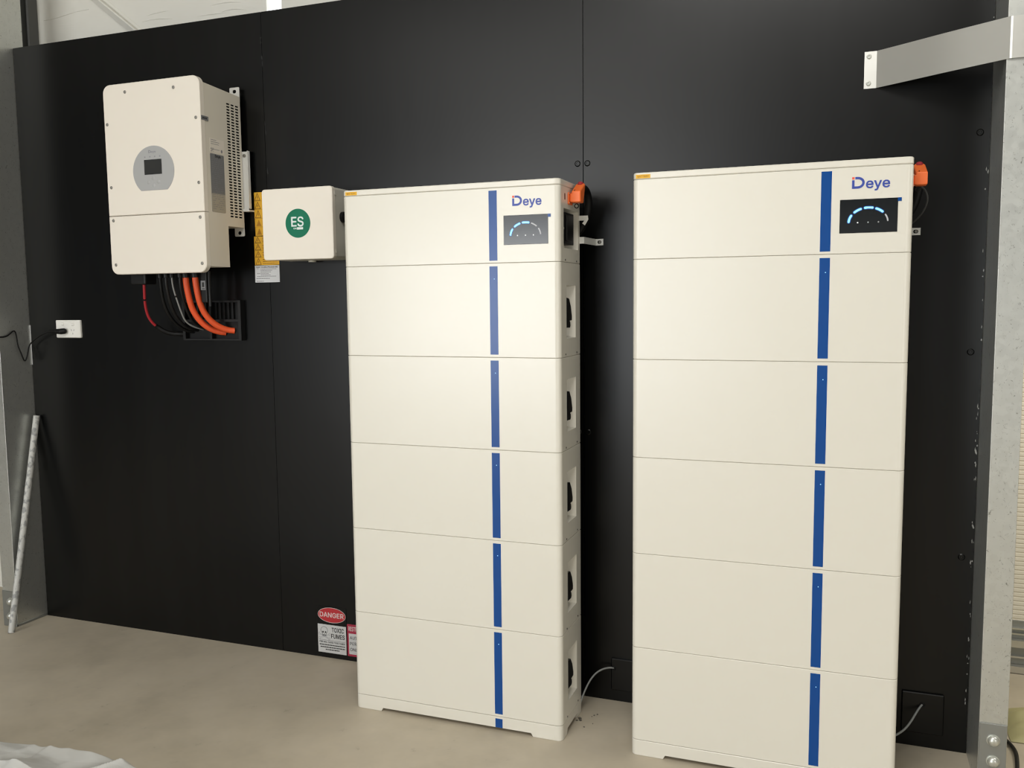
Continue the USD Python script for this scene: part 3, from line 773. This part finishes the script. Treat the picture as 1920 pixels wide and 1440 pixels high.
cable('orange_cable', [[-0.2385, -0.13, 1.4275], [-0.2391, -0.1285, 1.4092], [-0.238, -0.1212, 1.3664], [-0.2372, -0.1053, 1.3173], [-0.2265, -0.0804, 1.2714], [-0.2079, -0.0516, 1.2407], [-0.1852, -0.0225, 1.2257], [-0.1690, -0.005, 1.2215]], 0.0112, 'orange_cable', 'left one of the two thick orange cables under the inverter')
cable('orange_cable', [[-0.1965, -0.13, 1.4275], [-0.1959, -0.1284, 1.4084], [-0.1952, -0.1206, 1.3658], [-0.1937, -0.1026, 1.315], [-0.1817, -0.0758, 1.2712], [-0.1653, -0.0497, 1.2467], [-0.1458, -0.0225, 1.2328], [-0.1290, -0.005, 1.2290]], 0.0112, 'orange_cable', 'right one of the two thick orange cables under the inverter')
rc = cable('red_cable', [[-0.414, -0.15, 1.4048], [-0.4258, -0.1377, 1.3627], [-0.4445, -0.1127, 1.3128], [-0.4521, -0.0851, 1.272], [-0.4458, -0.06, 1.2469]], 0.0052, 'red_cable', 'thin dark red cable hanging at the left under the inverter')
obj('black_sleeve', tube([[-0.4480, -0.066, 1.2510], [-0.4458, -0.06, 1.2469], [-0.4298, -0.0447, 1.2301], [-0.4052, -0.027, 1.2192], [-0.3760, -0.0160, 1.2166], [-0.3490, -0.0145, 1.2166]], 0.0085, 12, 30), 'black_rubber', rc, label='black sleeve at the lower end of the red cable')
obj('tie', tube([[-0.4292, -0.1355, 1.351], [-0.4305, -0.1340, 1.3475]], 0.0062, 12, 0), 'black_plastic', rc)
cable('black_cable', [[-0.3471, -0.14, 1.4275], [-0.348, -0.1363, 1.3912], [-0.3521, -0.1192, 1.3322], [-0.3489, -0.0872, 1.2759], [-0.3351, -0.0479, 1.2385], [-0.3178, -0.005, 1.225]], 0.0065, 'black_rubber', 'leftmost black cable beside the thin dark red cable under the inverter')
gc = cable('grey_cable', [[-0.2845, -0.15, 1.4275], [-0.2836, -0.1455, 1.3902], [-0.2821, -0.1307, 1.3453], [-0.2876, -0.1021, 1.2959], [-0.2902, -0.0726, 1.2614], [-0.2812, -0.0433, 1.2444], [-0.2722, -0.005, 1.2332]], 0.0032, 'grey_cable', 'thin grey cable between the black cables under the inverter')
obj('tie', tube([[-0.2815, -0.1375, 1.363], [-0.2817, -0.1355, 1.357]], 0.0042, 10, 0), 'black_plastic', gc)
cable('black_cable', [[-0.2569, -0.14, 1.4275], [-0.2587, -0.1351, 1.3899], [-0.2628, -0.1191, 1.3451], [-0.2688, -0.0922, 1.3016], [-0.272, -0.056, 1.2629], [-0.2618, -0.005, 1.2414]], 0.0055, 'black_plastic', 'black cable just left of the two thick orange cables')
cable('black_cable', [[-0.3023, -0.16, 1.4275], [-0.304, -0.1555, 1.3904], [-0.3079, -0.1379, 1.3397], [-0.3134, -0.1015, 1.2841], [-0.3099, -0.062, 1.249], [-0.2974, -0.005, 1.2311]], 0.0060, 'black_plastic', 'black cable just left of the thin grey cable')

# black cable entry frame on the wall: two rows of cells
EP = thing('cable_entry_frame', 'black gridded cable entry frame on the wall under the inverter', 'cable entry', loc=(-0.22, 0, 1.26))
ex = [-0.345, -0.2215, -0.090]
fr = sbox(-0.352, 1.193, -0.083, 1.343)
cells = [sbox(ex[i] + 0.005, z0, ex[i + 1] - 0.005, z1) for i in range(2) for z0, z1 in ((1.272, 1.337), (1.199, 1.263))]
obj('frame', py(fr.difference(shapely.union_all(cells)), -0.026, -0.0003), 'black_plastic', EP)
obj('back_plate', bx(-0.351, -0.084, -0.006, -0.0003, 1.194, 1.342), 'black_rubber', EP)
for i in range(2):
    for k in range(5):
        x = ex[i] + 0.02 + k * 0.019
        obj('rib', bx(x, x + 0.0022, -0.016, -0.005, 1.274, 1.335), 'black_plastic', EP)

# ------------------------------------------------------------------ energy storage box with the round green emblem
EB = thing('enclosure', 'square cream enclosure with a round green emblem on its lid', 'enclosure', loc=(0.26, 0, 1.60))
ex0, ex1, ez0, ez1, ey = 0.1185, 0.4010, 1.4797, 1.7226, -0.150
obj('lid', bevel(rrect(ex0, ex1, ez0, ez1, 0.011, 6), 'y', ey, ey + 0.020, 0.002), 'inverter_paint', EB)
obj('body', bevel(rrect(ex0 + 0.002, ex1 - 0.002, ez0 + 0.002, ez1 - 0.002, 0.010, 5), 'y', ey + 0.021, -0.0006, 0.001), 'box_shaded', EB)
gcx, gcz = 0.2632, 1.6026
em = obj('emblem', py(disc(gcx, gcz, 0.0495, 0.0490, 20), ey - 0.0006, ey + 0.0005), 'green_sticker', EB, label='round green emblem with white letters ES')
obj('emblem_letters', text('ES', gcx - 0.0265, 1.5925, 0.0315, ey - 0.0006, 0.0004, True, width=0.050), 'sticker_white', em)
obj('emblem_bar', [bx(gcx - 0.004, gcx + 0.0205, ey - 0.0010, ey - 0.0004, 1.5812, 1.5892), text('ON', gcx - 0.0185, 1.5825, 0.0055, ey - 0.0006, 0.0004, True, width=0.0125)], 'sticker_white', em)
obj('cable_gland', [cyl((ex1 - 0.002, -0.085, 1.6225), (ex1 + 0.010, -0.085, 1.6225), 0.0185, 20), cyl((ex1 + 0.010, -0.085, 1.6225), (ex1 + 0.028, -0.085, 1.6225), 0.014, 8)], 'black_rubber', EB)
for z in (1.70, 1.505):
    obj('lid_clip', bx(ex1 - 0.0022, ex1 + 0.0012, ey + 0.014, ey + 0.024, z - 0.006, z + 0.006), 'box_shaded', EB)
obj('bottom_knockout', cyl((0.238, -0.03, ez0 + 0.004), (0.238, -0.03, ez0 - 0.004), 0.014, 16), 'box_shaded', EB)

# yellow stickers beside and beneath the enclosure, one under another
zy = lambda v: 1.7374 - (v - 361) * 0.001947
rows = [361, 377.5, 393.3, 410, 426, 442.5], [443.3, 456.4, 470, 483, 497.6]
ordinal = ('topmost', 'second from the top', 'third from the top', 'fourth from the top', 'fifth from the top', 'sixth from the top', 'third from the bottom', 'second from the bottom', 'lowest')
k = 0
for gi, rw in enumerate(rows):
    for a, b in zip(rw[:-1], rw[1:]):
        x0 = -0.0245 + 0.0012 * (k if gi == 0 else 0) * 0.6 if gi == 0 else -0.0290
        zt, zb = zy(a), zy(b)
        t = thing('warning_sticker', f'yellow triangle warning sticker, {ordinal[k]} of nine beside the enclosure', 'sticker', 'yellow warning stickers beside the enclosure', loc=(x0, 0, zb))
        obj('sheet', bx(x0, x0 + 0.1065, -0.0008, -0.0001, zb + 0.0003, zt - 0.0002), 'yellow_sticker', t)
        hh = zt - zb
        faint = k in (3, 4)
        s = 0.74 if faint else 0.9
        cx, c0 = x0 + 0.0165 + (0.001 if faint else 0), zb + hh * (0.08 if not faint else 0.14)
        tri_o = Polygon([(cx - 0.0135 * s, c0), (cx + 0.0135 * s, c0), (cx, c0 + hh * 0.90 * s)]).buffer(0.0008)
        ring = tri_o.difference(tri_o.buffer(-0.0019))
        bolt = Polygon([(cx - 0.0006, c0 + hh * 0.56 * s), (cx + 0.002, c0 + hh * 0.56 * s), (cx + 0.0006, c0 + hh * 0.40 * s), (cx + 0.002, c0 + hh * 0.40 * s), (cx - 0.0009, c0 + hh * 0.13 * s), (cx - 0.0001, c0 + hh * 0.32 * s), (cx - 0.0017, c0 + hh * 0.32 * s)])
        tr = obj('triangle', py(shapely.union_all([ring, bolt]), -0.0011, -0.0007), 'yellow_fill' if faint else 'yellow_ink', t, smooth=False)
        if faint:
            obj('triangle_fill', py(tri_o.buffer(-0.0025), -0.00095, -0.0007), 'yellow_fill', tr, smooth=False)
        pr = [spline_bars(x0 + 0.036, x0 + (0.100 if k == 8 else 0.096), zb + hh * f, 0.0026 if f > 0.6 else 0.0020, -0.0008, 20 + k * 5 + int(f * 10)) for f in (0.72, 0.46, 0.22)]
        obj('print', pr, 'yellow_ink', t, smooth=False)
        k += 1
SP = thing('procedure_label', 'white printed procedure label below the yellow stickers', 'label', loc=(-0.03, 0, 1.408))
obj('sheet', bx(-0.0299, 0.0776, -0.0009, -0.0001, 1.4078, 1.4703), 'label_white', SP)
obj('heading', text('SHUT DOWN PROCEDURE', -0.0235, 1.4618, 0.0047, -0.0009, 0.0003, True, width=0.094), 'ink_black', SP, smooth=False)
pr = [spline_bars(x0, x1, z, h, -0.0009, s) for x0, x1, z, h, s in ((-0.020, -0.013, 1.4585, 0.002, 1), (-0.005, 0.064, 1.4570, 0.0022, 2), (-0.005, 0.048, 1.4515, 0.0022, 3), (-0.005, 0.040, 1.4460, 0.0022, 4), (-0.021, -0.007, 1.4410, 0.0022, 5), (-0.005, 0.030, 1.4405, 0.0022, 6), (-0.005, 0.038, 1.4350, 0.0022, 7), (-0.021, 0.062, 1.4300, 0.0022, 8), (-0.0245, 0.034, 1.4225, 0.0028, 9), (-0.0245, 0.008, 1.4125, 0.0024, 10))]
obj('print', pr, 'ink_grey', SP, smooth=False)

# ------------------------------------------------------------------ hazard signs near the floor
DS = thing('danger_sign', 'danger sign with a red oval over a white toxic fumes panel', 'sign', loc=(0.255, 0, 0.02))
obj('backing', bevel(rrect(0.1915, 0.3175, 0.0180, 0.1985, 0.004), 'y', -0.0016, -0.0001, 0.0005, both=False), 'black_board', DS)
ocx, ocz = 0.2555, 0.1668
ovl = obj('oval', py(disc(ocx, ocz, 0.0590, 0.0285, 20), -0.0022, -0.0014), 'sign_red', DS, label='red oval')
obj('oval_rim', py(disc(ocx, ocz, 0.0598, 0.0293, 20).difference(disc(ocx, ocz, 0.0580, 0.0277, 20)), -0.0025, -0.0015), 'sign_pale', ovl, smooth=False)
obj('oval_lettering', text('DANGER', ocx, 0.1585, 0.0178, -0.0022, 0.0004, True, width=0.103, center=True), 'sign_pale', ovl, smooth=False)
pn = obj('panel', bx(0.1935, 0.3155, -0.0022, -0.0014, 0.0200, 0.1290), 'sign_white', DS, label='white panel')
obj('panel_lettering', [text('TOXIC', 0.2800, 0.1030, 0.0160, -0.0022, 0.0004, True, width=0.052, center=True), text('FUMES', 0.2800, 0.0790, 0.0160, -0.0022, 0.0004, True, width=0.058, center=True)], 'ink_black', pn, smooth=False)
# skull and crossbones
kx0, kz0 = 0.2215, 0.1005
cran = affinity.translate(affinity.scale(Point(0, 0).buffer(1, quad_segs=10), 0.0150, 0.0145), kx0, kz0 + 0.0055)
jaw = Polygon([(kx0 - 0.0095, kz0 - 0.004), (kx0 + 0.0095, kz0 - 0.004), (kx0 + 0.0072, kz0 - 0.0165), (kx0, kz0 - 0.019), (kx0 - 0.0072, kz0 - 0.0165)])
sk = cran.union(jaw).buffer(0.001).buffer(-0.001)
marks = [sk.difference(sk.buffer(-0.0011)), disc(kx0 - 0.0056, kz0 - 0.0015, 0.0031, 0.0034, 5), disc(kx0 + 0.0056, kz0 - 0.0015, 0.0031, 0.0034, 5), Polygon([(kx0 - 0.0016, kz0 - 0.0085), (kx0 + 0.0016, kz0 - 0.0085), (kx0, kz0 - 0.0048)]),
         sbox(kx0 - 0.0062, kz0 - 0.0143, kx0 + 0.0062, kz0 - 0.0115)]
bones = []
for s in (-1, 1):
    L = LineString([(kx0 - s * 0.0215, kz0 - 0.009), (kx0 + s * 0.0205, kz0 - 0.0255)]).buffer(0.0020)
    for e in ((kx0 - s * 0.0225, kz0 - 0.0065), (kx0 - s * 0.0225, kz0 - 0.0108), (kx0 + s * 0.0215, kz0 - 0.0238), (kx0 + s * 0.0205, kz0 - 0.0285)):
        L = L.union(Point(e).buffer(0.0030))
    bones.append(L)
bone = shapely.union_all(bones)
bone = bone.difference(bone.buffer(-0.0008)).difference(sk)
obj('skull', py(shapely.union_all(marks), -0.0026, -0.0020), 'ink_black', pn, smooth=False)
obj('bones', py(bone, -0.0026, -0.0020), 'ink_grey', pn, smooth=False)
obj('panel_print', [bx(0.1990, 0.3110, -0.0025, -0.0020, 0.0682, 0.0690), text('FIRE WILL CAUSE TOXIC FUMES', 0.2545, 0.0585, 0.0060, -0.0022, 0.0004, True, width=0.109, center=True)] + [spline_bars(a, b, z, 0.0036, -0.0022, s) for a, b, z, s in ((0.200, 0.310, 0.0505, 41), (0.2035, 0.309, 0.0415, 42), (0.2255, 0.2850, 0.0325, 43))], 'ink_black', pn, smooth=False)

RS = thing('restricted_sign', 'red bordered restricted area sign half hidden behind the left battery tower', 'sign', loc=(0.38, 0, 0.02))
obj('backing', bevel(rrect(0.3195, 0.4420, 0.0185, 0.1415, 0.003), 'y', -0.0016, -0.0001, 0.0005, both=False), 'sign_crimson', RS)
obj('panel', bx(0.3265, 0.4350, -0.0021, -0.0012, 0.0270, 0.1065), 'sign_white', RS, label='white inner panel')
obj('heading', text('RESTRICTED AREA', 0.3255, 0.1165, 0.0160, -0.0016, 0.0004, True, width=0.108), 'sign_pale', RS, smooth=False)
obj('lettering', [text(s, 0.3315, z, 0.0115, -0.0021, 0.0004, False, width=w) for s, z, w in (('AUTHORISED', 0.0850, 0.098), ('PERSONNEL', 0.0625, 0.090), ('ONLY', 0.0400, 0.042))], 'ink_black', RS, smooth=False)

# ------------------------------------------------------------------ black cover plates with grey cables at the wall foot
for x0, x1, z0, z1, lab in ((1.326, 1.445, 0.040, 0.1475, 'black cover plate low on the wall between the two battery towers'), (2.209, 2.323, 0.045, 0.168, 'black cover plate low on the wall right of the right battery tower')):
    y = 0.0022
    t = thing('cover_plate', lab, 'plate', loc=(x0, 0, z0))
    obj('plate', bevel(rrect(x0, x1, z0, z1, 0.003), 'y', y - 0.009, y, 0.0025, both=False), 'black_board', t)
    obj('grommet', trimesh.creation.torus(0.006, 0.0022, 20, 8, transform=trimesh.transformations.translation_matrix(((1.335 if x0 < 2 else 2.2646), y - 0.009, (0.1147 if x0 < 2 else 0.133))) @ trimesh.transformations.rotation_matrix(np.pi / 2, (1, 0, 0))), 'black_rubber', t)
cable('grey_cable', [[1.2480, -0.13, 0.012], [1.2500, -0.11, 0.030], [1.259, -0.0796, 0.0634], [1.2697, -0.0592, 0.0872], [1.2848, -0.0412, 0.1055], [1.3042, -0.0253, 0.1154], [1.335, -0.004, 0.1147]], 0.0031, 'grey_cable', 'thin grey cable rising from behind the left battery tower into its cover plate')
cable('grey_cable', [[2.15, -0.125, 0.058], [2.1903, -0.1, 0.0734], [2.2126, -0.0773, 0.0823], [2.2307, -0.054, 0.0969], [2.246, -0.0302, 0.1143], [2.2646, -0.004, 0.133]], 0.0031, 'grey_cable', 'thin grey cable rising from behind the right battery tower into its cover plate')

# crumbs of debris by the foot of the left tower
g = np.random.default_rng(21)
db = []
for x, y, s in ((1.262, -0.16, 0.006), (1.257, -0.175, 0.004), (1.268, -0.172, 0.005), (1.30, -0.125, 0.003), (1.308, -0.115, 0.003), (1.295, -0.135, 0.002), (1.29, -0.21, 0.003), (1.31, -0.18, 0.002)):
    m = trimesh.creation.icosphere(1, s)
    m.vertices *= g.uniform(0.6, 1.2, (len(m.vertices), 1)) * np.array([1, 0.8, 0.6])
    m.apply_translation((x, y, s * 0.5))
    db.append(m)
tag(obj('debris', db, 'debris'), 'loose crumbs of debris on the floor at the foot of the left battery tower', 'debris', None, 'stuff')

# ------------------------------------------------------------------ power point, plug and cord
PO = thing('power_outlet', 'white double power outlet on the left of the black wall', 'power outlet', loc=(-0.947, 0, 1.235))
gx0, gx1, gz0, gz1 = -1.0127, -0.8830, 1.1985, 1.2712
obj('plate', bevel(rrect(gx0, gx1, gz0, gz1, 0.004), 'y', -0.0105, -0.0002, 0.003, both=False), 'white_plastic', PO)
for x, z in ((-0.9728, 1.255), (-0.9188, 1.2528)):
    s = obj('switch', bevel(rrect(x - 0.0065, x + 0.0065, z - 0.005, z + 0.005, 0.002), 'y', -0.0145, -0.0100, 0.0018, both=False), 'white_plastic', PO)
for dx, z, rot in ((-0.0075, 1.2300, 25), (0.0062, 1.2300, -25), (0.0, 1.2160, 0)):
    sl_ = affinity.rotate(sbox(-0.9215 + dx - 0.0011, z - 0.0036, -0.9215 + dx + 0.0011, z + 0.0036), rot)
    obj('slot', py(sl_, -0.0108, -0.0100), 'ink_grey', PO)
PG = thing('power_plug', 'black plug in the left socket of the power outlet, its cord running left', 'plug', loc=(-0.975, -0.02, 1.2256))
s = lambda c, r: trimesh.creation.icosphere(2, r).vertices + np.array(c)
obj('body', hullpts(s((-0.957, -0.022, 1.2262), 0.0115), s((-0.964, -0.030, 1.2250), 0.0115), s((-0.985, -0.032, 1.2255), 0.010), s((-0.955, -0.0145, 1.2262), 0.0035), s((-0.97, -0.0145, 1.2262), 0.0035)), 'black_rubber', PG, smooth=True)
obj('strain_relief', tube([(-0.985, -0.032, 1.2255), (-1.003, -0.033, 1.2262), (-1.022, -0.033, 1.2255)], np.linspace(0.0085, 0.0042, 12), 12, 12), 'black_rubber', PG)
obj('cord', tube([(-1.018, -0.033, 1.2257), (-1.06, -0.030, 1.215), (-1.12, -0.022, 1.190), (-1.152, -0.020, 1.166), (-1.156, -0.030, 1.125), (-1.157, -0.0420, 1.1030), (-1.158, -0.055, 1.130), (-1.159, -0.0700, 1.175), (-1.160, -0.083, 1.2290), (-1.160, -0.111, 1.2120), (-1.158, -0.150, 1.2060), (-1.158, -0.20, 1.203), (-1.20, -0.262, 1.17), (-1.30, -0.26, 0.98), (-1.36, -0.20, 0.55), (-1.37, -0.15, 0.10), (-1.40, -0.13, 0.004)], 0.0026, 8, 200), 'black_rubber', PG)

# conduit leaning in the corner
CP_ = thing('conduit_pipe', 'grey printed plastic conduit leaning in the left corner', 'pipe', loc=(-1.1435, -0.2, 0))
p0, p1 = np.array([-1.1375, -0.2035, 0.0005]), np.array([-1.1400, -0.0165, 0.8720])
ro, ri = 0.0125, 0.0108
prof = [(ri, 0), (ro, 0), (ro, np.linalg.norm(p1 - p0)), (ri, np.linalg.norm(p1 - p0)), (ri, 0)]
obj('pipe', lathe(prof, p0, (p1 - p0) / np.linalg.norm(p1 - p0), 24), 'conduit_grey', CP_)

# ------------------------------------------------------------------ translucent plastic sheet at the front left
nx, ny = 330, 230
gx, gy = np.meshgrid(np.linspace(-1.15, 0.52, nx), np.linspace(0, 1, ny), indexing='ij')
edge = -0.905 + 0.018 * np.sin(gx * 9.0 + 1.0) + 0.010 * np.sin(gx * 23.0) - 0.06 * np.clip((gx - 0.30) / 0.2, 0, 1) ** 2
Y = edge - gy * 0.75
Q = np.stack([gx, Y, 0 * gx], -1)
n_ = lambda sx, sy, seed, skew=0.0: meshkit.noise(np.stack([gx * sx + gy * skew, Y * sy, 0 * gx + 0.5], -1), seed)
ridge = lambda v, p: (1 - np.abs(v - 0.5) * 2) ** p
H = 0.030 + 0.028 * meshkit.fbm(Q * np.array([3.2, 4.5, 1]) + 5, 3, 4)
H += 0.024 * ridge(n_(3.2, 4.2, 9, 1.6), 9) + 0.014 * ridge(n_(5.5, 5.0, 14, -1.4), 9) + 0.006 * ridge(n_(11.0, 8.0, 12, 2.0), 5)
g = np.random.default_rng(17)
wx, wy = n_(2.2, 2.2, 31) - 0.5, n_(2.4, 2.4, 32) - 0.5
tw = lambda v: np.abs((v % 1.0) - 0.5) * 2
for k in range(9):                                           # crisp straight creases
    th, wl = g.uniform(0, np.pi), g.uniform(0.13, 0.42)
    u = ((gx + 0.16 * wx) * np.cos(th) + (Y + 0.16 * wy) * np.sin(th)) / wl + g.random()
    H += 0.030 * wl * (tw(u) - 0.5)
H = np.maximum(H, 0.004)
rise = np.clip(gy / 0.045, 0, 1) ** 0.55 * np.clip((0.52 - gx) / 0.15, 0, 1) ** 0.6
Q[..., 2] = 0.003 + H * rise
F = []
for i in range(nx - 1):
    for j in range(ny - 1):
        a = i * ny + j
        F += [[a, a + 1, a + ny + 1], [a, a + ny + 1, a + ny]]
tag(obj('plastic_sheet', trimesh.Trimesh(Q.reshape(-1, 3), F, process=False), 'plastic_film', smooth=9), 'crumpled translucent white plastic sheet on the floor at the front left', 'plastic sheet')
